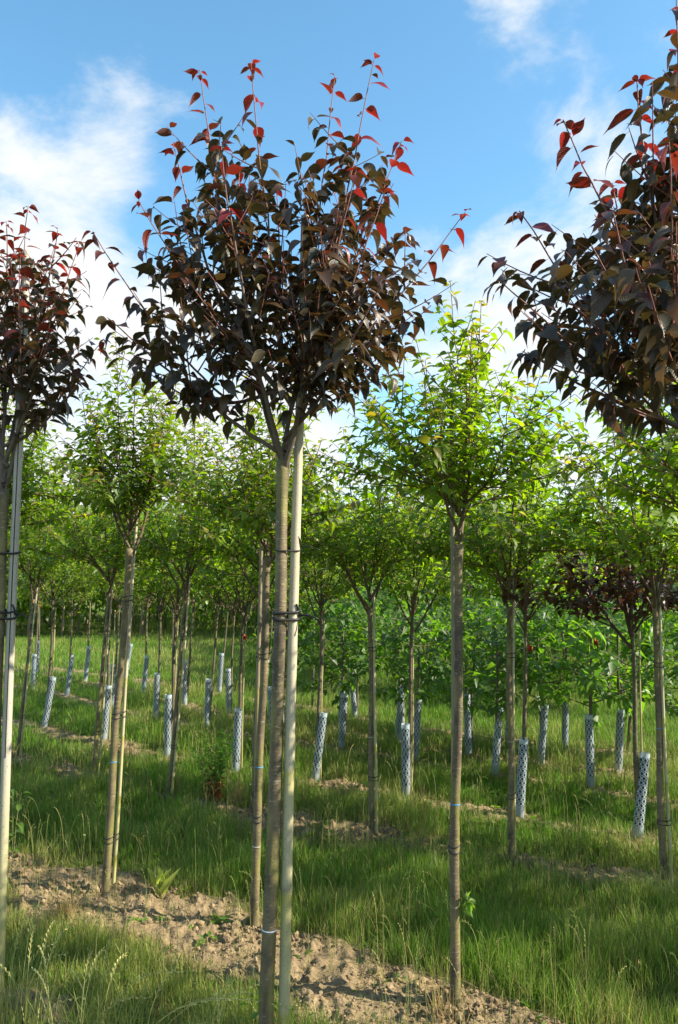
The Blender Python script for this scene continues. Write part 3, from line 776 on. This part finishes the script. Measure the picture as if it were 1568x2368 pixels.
# ------------------------------------------------------------------ green cherries, first row behind
def green(base, forkpx, toppx, radpx, label, seed, rb, rt, n=17, single=300, kind='mid', leaf=.058, group='green cherry trees of the second row', **kw):
    Y = base[1]; fork = at_depth(*forkpx, Y); top = at_depth(toppx[0], toppx[1], Y)[2]; g = np.random.default_rng(seed + 500)
    prim = auto_prims(g, fork, top, 1.32 * radpx / F * Y, n); prim.append((fork + [0, 0, .3], np.array([at_depth(toppx[0], toppx[1], Y)[0], Y, top])))
    d = dict(whip=.14, sec_gap=.036, node=.0225, r0=.0080, droop=.25, sec_len=(.16, .42), low_t=.2); d.update(kw)
    return build_tree('cherry_tree', label, 'tree', group, base, fork, prim, 'green', leaf, seed, rb, rt, kind, single, **d)


A = green(row1[0], (300, 1268), (268, 770), 205, 'green-leaved cherry with thin stake on bare soil near a pale-leaved weed', 61, .0245, .018)
B = green(row1[1], (617, 1288), (560, 880), 215, 'green-leaved cherry with blue band, standing directly behind the purple tree with the white band', 62, .0255, .0185)
Ct = green(row1[2], (1060, 1258), (1040, 660), 265, 'green-leaved cherry with a leafy sucker shoot low on its banded trunk', 63, .0245, .0175, 20)
step = (row1[0] - row1[1]) * np.array([1, .95, 1])
b = row1[0] + step; green(b, (CX + F * b[0] / b[1] + 10, 1262), (CX + F * b[0] / b[1] + 20, 850), 200, 'green-leaved cherry mostly hidden behind the smaller purple-leaved tree', 64, .0225, .017, single=120)
b = row1[2] + (row1[2] - row1[1]) * np.array([1.0, .7, 1]); b2 = b
green(b, (CX + F * b[0] / b[1] - 20, 1235), (CX + F * b[0] / b[1] - 60, 760), 330, 'green-leaved cherry whose low dark branches reach in under the tallest purple-leaved tree', 65, .0245, .018, single=200)
sA = stake(row1[0] + [.03, .06, 0], at_depth(318, 1180, row1[0][1] + .05), .011, 'thin bamboo stake on the green cherry standing near the pale-leaved weed', None, g0, .35)
for zz in (.33, 1.05, 1.75): tie(sA, A, zz, g0, 2, False, .0028)
band(A, .78, (.05, .30, .62))
sB = stake(row1[1] + [-.006, .06, 0], at_depth(606, 1180, row1[1][1] + .05), .0125, 'thin bamboo stake behind the green cherry that the purple tree partly hides', None, g0, .35, col=(.26, .22, .14))
for zz in (.58, 1.45): tie(sB, B, zz, g0, 2, False, .0028)
band(B, .86, (.05, .32, .62)); band(B, .44, (.62, .62, .58), h=.005)
sC = stake(row1[2] + [.004, .07, 0], at_depth(1044, 900, row1[2][1] + .06), .0125, 'grey bamboo stake standing up through the crown of the cherry with the sucker shoot', None, g0, .5, col=(.30, .26, .19))
for zz in (.68, ): tie(sC, Ct, zz, g0, 2, False, .0028)
band(Ct, .89, (.05, .30, .60))

# ------------------------------------------------------------------ second green row
R2 = [((78, 1385), (85, 960), 'slanting green cherry with thin stake, third row, beside the smaller purple-leaved tree'),
      ((253, 1368), (220, 950), 'third-row green cherry with trunk and stake side by side before a white guard'),
      ((430, 1372), (450, 880), 'leaning green cherry in the third row beside a reddish-stemmed weed'),
      ((604, 1385), (640, 930), 'green cherry in the third row hidden behind the trunks of two trees in front'),
      ((855, 1402), (850, 910), 'slim green cherry with a bright stake along its trunk, clear in the grass'),
      ((1178, 1402), (1215, 850), 'green cherry standing on a heap of clods just in front of a spotted guard'),
      ((1513, 1385), (1470, 820), 'green cherry with dark trunk on a mound of clods, lower half clear of leaves')]
T2 = []
for k, (b, (fk, tp, lab)) in enumerate(zip(row2, R2)):
    t_ = green(b, fk, tp, 285 * 5.2 / b[1], lab, 80 + k, .0205 if k < 5 else .0235, .0155, 20, single=0, kind='mid' if k > 3 else 'far', leaf=.066, group='green cherry trees of the third row', sec_gap=.05, node=.027)
    s_ = stake(b + [.035, .03 if k % 2 else -.02, 0], at_depth(fk[0] + 10 * (1 if k != 5 else 1), fk[1] - (160 if k == 5 else 40), b[1]), .0105, 'thin bamboo stake beside the ' + lab.split(' cherry')[0].replace('green', 'cherry') .strip() + ' number', None, g0, .38)
    T2.append((t_, s_))
    for zz in (.42, 1.35): tie(s_, t_, zz, g0, 2, False, .0026)
SL2 = ['thin stake beside the slanting cherry behind the smaller purple-leaved tree', 'thin stake crossing a white guard beside a third-row cherry', 'thin stake on the leaning third-row cherry beside the reddish-stemmed weed',
       'thin stake on the cherry hidden behind two trunks', 'bright thin stake running up the slim cherry that stands clear in the grass', 'pale stake on the cherry in front of a spotted guard, rising into its crown', 'dark thin stake on the cherry standing on the mound of clods']
for (t_, s_), l_ in zip(T2, SL2): s_['e']['label'] = l_; s_['e']['group'] = 'stakes of the third row'
band(T2[6][0], .98, (.06, .32, .60)); band(T2[4][0], .72, (.6, .6, .56), h=.006); band(T2[5][0], .8, (.5, .5, .5), h=.006)
# ------------------------------------------------------------------ tree guards
def guard_mesh():
    rad, H, na, nh = .036, .62, 7, 15; mb = MB(); z0, z1 = .10, .585; ch = (z1 - z0) / nh; cw = 2 * math.pi / na

    def cyl(a, z, r=rad): return (r * math.cos(a), r * math.sin(a), z)
    for i in range(nh):
        for j in range(na):
            a0 = (j + .5 * (i % 2)) * cw; zc = z0 + (i + .5) * ch; o, ins = [], []
            for k in range(8):
                th = k * math.pi / 4 + math.pi / 8; x, y = math.cos(th), math.sin(th); m_ = max(abs(x), abs(y))
                o.append(cyl(a0 + x / m_ * cw / 2, zc + y / m_ * ch / 2)); ins.append(cyl(a0 + x * cw * .285, zc + y * ch * .345))
            mb.add(o + ins, [(k, (k + 1) % 8, 8 + (k + 1) % 8, 8 + k) for k in range(8)], None, (.43, .51, .56))
    for (a, b_) in ((-.03, z0), (z1, H)):
        V, q, t = tube([(0, 0, a), (0, 0, (a + b_) / 2), (0, 0, b_)], rad, 14, False); mb.add(V, q, None, (.46, .54, .58) if a > 0 else (.34, .40, .42))
    return mb.mesh('sleeve', M['plastic'])


GM = guard_mesh(); mb = MB(); V, q, t = tube([(0, 0, .06), (0, 0, .3), (0, 0, .59)], .0315, 12, False); mb.add(V, q, None, (.012, .016, .018)); LM = mb.mesh('dark_insert', M['rubber'])  # dark tube added inside each guard so its holes read black


def guard(p, label, group, g, lean=None):
    z = gh(p[0], p[1]); e = empty('tree_guard', (p[0], p[1], z)); tag(e, label, 'tree guard', group)
    e.rotation_euler = (g.normal(0, .03), (.05 + g.normal(0, .045)) if lean is None else lean, g.uniform(0, 6.28) * 0); s = g.uniform(.95, 1.04); e.scale = (1, 1, s)
    par = e
    for nm, me in (('sleeve', GM), ('dark_insert', LM)):
        o = bpy.data.objects.new(nm, me); COL.objects.link(o); o.parent = par; par = o
        o.rotation_euler = (0, 0, g.uniform(0, 6.28))
    return e


# ------------------------------------------------------------------ slender trees behind (prototypes, then copies sharing their meshes)
def proto(sp, seed, fork_h, top_h, rad, leaf, n, low=False, **kw):
    g = np.random.default_rng(seed); fork = np.array([0, 0, fork_h]); prim = auto_prims(g, fork, top_h, rad, n)
    P = trunk_path(np.array([0, 0, -.04]), np.array([.0, 0, fork_h + .5 * (top_h - fork_h)]), g, 24); mbt = MB(); V, q, t = tube(P, np.linspace(.021, .009, 24), 9); mbt.add(V, q, t)
    if low:                                             # branches all along the stem
        prim = []
        for z in np.linspace(.62, top_h * .8, n):
            a = g.uniform(0, 6.28); r = rad * (1.1 - .6 * z / top_h) * g.uniform(.6, 1.1); b_ = np.array([0, 0, z])
            prim.append((b_ + [math.cos(a) * r * .5, math.sin(a) * r * .5, .04], b_ + [math.cos(a) * r, math.sin(a) * r, g.uniform(.05, .3)], b_))
    mbc = MB(); acc = []
    if low:
        for (via, tip, b_) in prim:
            br, LP, LA, LU, LS, LY = grow(g, b_, [(via, tip)], sp, leaf, **kw); acc.append((LP, LA, LU, LS, LY))
            for tb in br: branch_mesh(mbc, tb, sp, 5, 1)
    else:
        br, LP, LA, LU, LS, LY = grow(g, fork, prim, sp, leaf, **kw); acc.append((LP, LA, LU, LS, LY))
        for tb in br: branch_mesh(mbc, tb, sp, 5, 1)
    LP, LA, LU, LS, LY = (np.concatenate(c) for c in zip(*acc))
    Fm = leaf_frames(LA, LU, g, .35); add_leaves(mbc, 'far', LP, Fm, LS, species_colour(sp, LY, g), g.choice(6, len(LP)))
    return mbt.mesh('trunk', M['bark2']), mbc.mesh('crown', [M['purple' if sp == 'maple' else 'green'], M['twig']])


PR = {'g': [proto('green', 200 + k, 1.5, 2.95, .75, .068, 15, sec_gap=.06, node=.032, whip=.12) for k in range(3)],
      'b': [proto('broad', 220 + k, .7, 2.1, .72, .11, 22, True, sec_gap=.085, node=.042, r0=.007, droop=.45, sec_len=(.12, .3)) for k in range(3)],
      'm': [proto('maple', 240, 1.25, 2.3, .85, .075, 18, sec_gap=.05, node=.028)],
      'c': [proto('green', 260 + k, 1.45, 2.95, .78, .074, 16, sec_gap=.062, node=.034, r0=.008) for k in range(2)]}


def place(kind, p, label, group, g, s=1.0, name='young_tree', lean=(0, 0), tagc=False):
    tm, cm = PR[kind][g.integers(len(PR[kind]))]; z = gh(p[0], p[1]); e = empty(name, (p[0], p[1], z)); tag(e, label, 'tree', group)
    e.rotation_euler = (lean[1], lean[0], 0); e.scale = (s * g.uniform(.92, 1.08),) * 2 + (s,); rz = g.uniform(0, 6.28)
    for nm, me in (('trunk', tm), ('crown', cm)):
        o = bpy.data.objects.new(nm, me); COL.objects.link(o); o.parent = e; o.rotation_euler = (0, 0, rz)
    if tagc:
        mb = MB(); V, q, t = tube([(0, 0, 0), (.0, 0, .05)], [.011, .010], 4); mb.add(V, q, t, (.40, .07, .03)); mb.add(V + [.018, -.005, -.012], q, t, (.40, .07, .03)); o = mb.build('orange_tag', M['band'], e); o.location = (.02, -.035, 1.28)
    return e


gp = np.random.default_rng(5)
PR['p'] = [proto('purple', 270, 2.1, 3.4, .62, .092, 16, sec_gap=.07, node=.045)]
PR['t'] = [proto('green', 280, 1.95, 3.1, .68, .064, 17, sec_gap=.042, node=.025)]
# the rows run on past the picture's right edge
place('p', row0[2] + [1.45, -.35, 0], 'purple-leaved tree further along the front row', 'front row beyond the tallest purple tree', gp, 1.0, 'purple_cherry_tree')
for k in range(1, 4): place('t', b2 + [.98 * k, -.56 * k, 0], 'green cherry further along the second row', 'second row running on', gp, 1.0, 'cherry_tree')
for k in range(1, 8): place('t', row2[-1] + [.95 * k, -.58 * k, 0], 'green cherry further along the third row', 'third row running on', gp, .95, 'cherry_tree')
for k in range(1, 8): place('c', row3[-1] + [.85 * k, -.52 * k, 0], 'slender green tree further along the first guarded row', 'first guarded row running on', gp, 1.0)
for k in range(1, 8): place('b', row4[-1] + [.9 * k, -.55 * k, 0], 'leafy young tree further along the second guarded row', 'second guarded row running on', gp, 1.0)
row3lab = {7: ('m', 'dark-trunked maple with reddish purple leaves, growing from a spotted guard')}
for k, p in enumerate(row3):
    guard(p, 'white perforated guard in the row of guards next to the cherry trees', 'guards of the first guarded row', gp)
    kd, lab = row3lab.get(k, ('c', 'slender green tree rising from a guard in the row next to the cherries'))
    place(kd, p + [.025, .02, 0], lab, None if k in row3lab else 'guarded trees of the first guarded row', gp, 1.0 if k != 7 else 1.12, 'maple_tree' if k == 7 else 'young_tree', (gp.normal(.03, .02), gp.normal(0, .02)), tagc=k in (3, 6))
    stake(p + [.05, .05, 0], p + [.08, .05, 1.5], .0075, 'thin cane behind a guard in the row next to the cherries', 'canes of the first guarded row', gp, .4, col=(.48, .41, .26))
for r_, row in enumerate((row4, row5, row6)):
    nm = ('second', 'third', 'fourth')[r_]
    for k, p in enumerate(row):
        px = CX + F * p[0] / p[1]
        if not (r_ == 2 and k % 3 == 1): guard(p, 'white perforated guard in the %s guarded row behind the cherry trees' % nm, 'guards of the %s guarded row' % nm, gp)
        kd = 'b' if px > 700 + gp.normal(0, 40) and r_ < 3 else ('g' if gp.uniform() < .5 else 'c')
        place(kd, p + [.02, .02, 0], ('broad-leaved young tree, leafy almost to its guard, in the %s guarded row' if kd == 'b' else 'slender green tree with a bare stem in the %s guarded row') % nm, 'trees of the %s guarded row, %s' % (nm, 'leafy low' if kd == 'b' else 'bare stems'), gp, gp.uniform(.82, 1.02), 'young_tree', (gp.normal(.03, .03), gp.normal(0, .03)), tagc=gp.uniform() < .1)
# open rows further back
nrows = 0
for dist in np.arange(11.2, 23, 1.3):
    for a in np.arange(-16, 18, 1.0):
        x = a * .84 + dist * .54 + gp.normal(0, .12); y = -a * .54 + dist * .84 + gp.normal(0, .12)
        px = CX + F * x / y
        if y < 9.5 or px < 640 or px > 1650: continue
        kd = 'b' if gp.uniform() < .55 else 'c'
        place(kd, np.array([x, y, 0]), 'young tree deep in the green rows behind the guarded trees', 'unguarded trees deep in the rows', gp, gp.uniform(.95, 1.25), 'young_tree', (gp.normal(0, .03), gp.normal(0, .03)))
        nrows += 1


# ------------------------------------------------------------------ far trees closing the field
def far_wood():
    g = np.random.default_rng(77); mb = MB(); v0 = TPL['far'][1]
    n = 0
    for i in range(240):
        y = g.uniform(22.5, 42); x = g.uniform(-.55, .55) * y; h = g.uniform(3.4, 4.8) * (1 + .012 * (y - 24)); f = h * g.uniform(.06, .24)
        V, q, t = tube([(x, y, -.05), (x + .05, y, f), (x, y, h * .7)], [.05, .04, .015], 5); mb.add(V, q, t, (.30, .25, .16), None, 1)
        m = 620; u = nrm(g.normal(0, 1, (m, 3))) * g.uniform(.35, 1, (m, 1)) ** .5; c = np.array([x, y, (f + h) / 2]); P = c + u * [1.15, 1.15, (h - f) / 2 * 1.05]
        P += g.normal(0, .12, P.shape)
        ax = nrm(u * [1, 1, .3] + [0, 0, -.3] + g.normal(0, .4, u.shape)); Fm = leaf_frames(ax, np.tile([0, 0, 1.], (m, 1)), g, .4)
        add_leaves(mb, 'far', P, Fm, g.uniform(.14, .24, m), species_colour('green' if i % 3 else 'broad', g.uniform(0, .4, m), g), g.choice(4, m), 0)
    tag(mb.build('distant_woodland', [M['green'], M['twig']]), 'distant belt of green trees with pale stems closing off the grassy field', 'woodland', kind='stuff')


far_wood()

# ------------------------------------------------------------------ small plants
def weed(name, label, p, g, stems, h, leaf, spread=.1, colr=(.12, .22, .04), low=None, leafw=.55, gap=.02, cat='plant', up=0.0):
    z = gh(p[0], p[1]); base = np.array([p[0], p[1], z]); e = empty(name, base); tag(e, label, cat)
    for s in range(stems):
        a = g.uniform(0, 6.28); d = np.array([math.cos(a), math.sin(a), 0]); hh = h * g.uniform(.65, 1.05); b_ = base + d * spread * .3 * g.uniform(); tip = b_ + d * spread * g.uniform(.3, 1) + [0, 0, hh]
        P = bez(b_ - [0, 0, .01], b_ + [0, 0, hh * .6], tip, 9); V, q, t = tube(P, np.linspace(.003, .0012, 9), 5); mb = MB(); mb.add(V, q, t, (.22, .22, .08) if low is None else (.25, .16, .08)); st = mb.build('stem', M['twig'], e, base)
        n = max(3, int(hh / gap)); ts = np.linspace(.1, 1, n); pos = np.stack([np.interp(ts, np.linspace(0, 1, 9), P[:, k]) for k in range(3)], -1)
        ph = np.arange(n) * 2.4 + g.uniform(0, 6); ax = np.stack([np.cos(ph), np.sin(ph), g.uniform(.1, .9, n) + up], -1); Fm = leaf_frames(ax, np.tile([0, -up, 1.], (n, 1)) - .3 * ax, g, .25); Fm[:, :, 0] *= leafw
        c = np.array(colr) * g.uniform(.75, 1.25, (n, 1))
        if low is not None: w = sstep(.45, .2, ts + g.normal(0, .06, n))[:, None]; c = c * (1 - w) + np.array(low) * w
        mb = MB(); add_leaves(mb, 'mid', pos, Fm, leaf * g.uniform(.6, 1.1, n) * (1.1 - .4 * ts), c, g.choice(4, n)); o = mb.build('leaves', M['green'], e, base); o['kind'] = 'stuff'
    return e


gw = np.random.default_rng(31)


def ground_weeds():
    g = np.random.default_rng(8); mb = MB(); n = 420; Y = np.sqrt(g.uniform(2.9 ** 2, 8 ** 2, n)); X = g.uniform(-.5, .5, n) * (Y * .95 + .5)
    for x, y in zip(X, Y):
        k = g.integers(4, 10); ph = g.uniform(0, 6.28) + np.arange(k) * 2.4; ax = np.stack([np.cos(ph), np.sin(ph), g.uniform(.15, 1.0, k)], -1); Fm = leaf_frames(ax, np.tile([0, 0, 1.], (k, 1)), g, .2); Fm[:, :, 0] *= g.uniform(.45, 1.1)
        P = np.tile([x, y, gh(x, y) + .01], (k, 1)) + g.normal(0, .012, (k, 3)) * [1, 1, .4]; c = np.array([.10, .20, .03]) * (1 - .0) * g.uniform(.7, 1.5) + np.array([.05, .02, 0]) * g.uniform(0, 1)
        add_leaves(mb, 'mid', P, Fm, g.uniform(.025, .07) * g.uniform(.6, 1.1, k), np.tile(c, (k, 1)), g.choice(6, k))
        if g.uniform() < .02:                       # small white flower heads
            for q in range(g.integers(1, 4)):
                p = np.array([x, y, gh(x, y)]) + [g.normal(0, .04), g.normal(0, .04), g.uniform(.12, .22)]; V, qq, t = tube([p - [0, 0, .2], p], .0008, 3, False); mb.add(V, qq, None, (.15, .2, .05))
                V, qq, t = tube([p, p + [0, 0, .004]], [.006, .008], 7); mb.add(V, qq, t, (.85, .85, .8))
    tag(mb.build('ground_weeds', M['green']), 'low broad-leaved weeds and tiny white flowers scattered through grass and soil', 'weeds', kind='stuff')


ground_weeds()
weed('tall_weed', 'tall bushy green weed with reddish brown dying leaves low down', ground_at(492, 1862), gw, 17, .56, .075, .17, (.15, .29, .06), (.25, .08, .04), .36, .014)
weed('tall_weed', 'small brownish weed at the foot of the leaning third-row cherry', ground_at(408, 1840), gw, 4, .26, .035, .07, (.12, .17, .04), (.20, .08, .04), .4)
weed('dock_plant', 'pale yellow-green dock with upright leaves on the bare soil', ground_at(372, 2086), gw, 5, .10, .13, .05, (.30, .35, .08), None, .55, .03, up=1.6)
weed('leafy_sucker', 'broad-leaved green shoots at the foot of the wooden stake', ground_at(30, 1990), gw, 3, .42, .10, .10, (.13, .24, .04), None, .8, .07)
weed('leafy_sucker', 'bright green shoot at the foot of the banded purple tree', at_depth(572, 2445, dY + .12) * [1, 1, 0], gw, 2, .19, .075, .06, (.10, .26, .03), None, .8, .045)


def straw_tuft(p, label, g, n, h, name='dry_grass_tuft', lean=.5, colr=(.42, .33, .13)):
    z = gh(p[0], p[1]); base = np.array([p[0], p[1], z]); e = empty(name, base); tag(e, label, 'grass tuft')
    X = p[0] + g.normal(0, .03, n); Y = p[1] + g.normal(0, .03, n); c = np.array(colr) * g.uniform(.6, 1.15, (n, 1))
    mb = MB(); mb.add(*blades(X, Y, h * g.uniform(.5, 1.1, n), g.uniform(.0012, .0022, n), 4, c, g, lean)); o = mb.build('blades', M['grass'], e, base); o['kind'] = 'stuff'


straw_tuft(ground_at(548, 1868), 'dry straw-yellow grass tuft beside the tall bushy weed', gw, 90, .26)
straw_tuft(ground_at(975, 1900), 'tall dry grass tuft standing in the grass beyond the cherry with the sucker shoot', gw, 26, .36, lean=.25)
straw_tuft(ground_at(150, 2140), 'brown dry grass tuft at the foot of the cherry near the pale-leaved weed', gw, 110, .20, colr=(.33, .25, .10))
straw_tuft(ground_at(1025, 2375), 'dry thin grass tuft against the foot of the cherry with the sucker shoot', gw, 40, .20, colr=(.40, .30, .12))


def rye(px, py, tips, label):
    """clump of tall ryegrass: every stalk is a part"""
    p = ground_at(px, py); base = np.array([p[0], p[1], gh(p[0], p[1])]); e = empty('ryegrass_clump', base); tag(e, label, 'grass', 'ryegrass clumps in the foreground')
    for (h, lean, az) in tips:
        mb = MB(); x, y = p[0] + gw.normal(0, .04), p[1] + gw.normal(0, .04)
        stalk(mb, gw, x, y, h, lean, .0019, 1.5, az, np.array([.62, .58, .22]) * gw.uniform(.8, 1.2), .42); mb.build('stalk', M['straw'], e, base)  # stalk colour lightened to stand in for the sun they catch
    n = 90; X = p[0] + gw.normal(0, .07, n); Y = p[1] + gw.normal(0, .05, n); mb = MB(); c = np.array([.22, .25, .06]) * gw.uniform(.6, 1.7, (n, 1))
    mb.add(*blades(X, Y, gw.uniform(.15, .38, n), gw.uniform(.0016, .0028, n), 5, c, gw, .5)); o = mb.build('blades', M['grass'], e, base); o['kind'] = 'stuff'


rye(70, 2500, [(.52, .08, 1.5), (.47, .15, 2.5), (.55, .1, 0.5), (.42, .3, 3.3), (.36, .4, 0), (.5, .2, 1.0)], 'tall upright ryegrass clump with many seed heads in the corner')
rye(170, 2520, [(.50, .12, .3), (.44, .2, 2.8), (.38, .5, 0), (.46, .1, 1.2)], 'ryegrass clump of four stalks between two other clumps')
rye(300, 2540, [(.46, .85, .1), (.50, .95, .0), (.40, .8, -.2), (.36, .7, .3), (.44, .25, .8)], 'ryegrass clump with long seed heads arching over the shaded grass')
rye(20, 2430, [(.5, .15, 1.2), (.44, .25, .3), (.48, .1, 2.0), (.4, .35, 0), (.52, .1, .8)], 'ryegrass clump at the foot of the wooden stake')
rye(230, 2470, [(.42, .1, 1.0), (.36, .3, 2.6), (.45, .15, .2), (.4, .6, .1)], 'ryegrass clump in front of the bare soil of the second row')
rye(500, 2500, [(.36, .2, .5), (.42, .5, .2), (.30, .1, 2.2)], 'small ryegrass clump close to the banded purple tree')


def shoot_on(tr, z, sx, n, leaf, g, name='sucker_shoot'):
    c, r = at_z(tr['P'], tr['r'], z); mb = MB(); b_ = c + [sx * r, -r * .4, 0]; tip = b_ + [sx * .035, -.02, .05]
    P = bez(b_, b_ + [sx * .03, 0, .0], tip, 6); V, q, t = tube(P, .002, 5); mb.add(V, q, t, (.2, .2, .06))
    pos = b_ + (tip - b_) * g.uniform(.1, 1, (n, 1)); ax = np.stack([sx * g.uniform(-.2, 1, n), g.uniform(-.9, .3, n), g.uniform(-.9, .7, n)], -1); Fm = leaf_frames(ax, np.tile([0, -.3, 1.], (n, 1)), g, .3)
    add_leaves(mb, 'near', pos, Fm, leaf * g.uniform(.6, 1.1, n), np.array([.15, .26, .045]) * g.uniform(.8, 1.25, (n, 1)), g.choice(4, n)); mb.build(name, M['green'], tr['trunk'], tr['base'])


shoot_on(Ct, .415, 1, 13, .05, gw)
print('leaves', D['n'], Lt['n'], Rt['n'], A['n'], Ct['n'], 'deep trees', nrows)
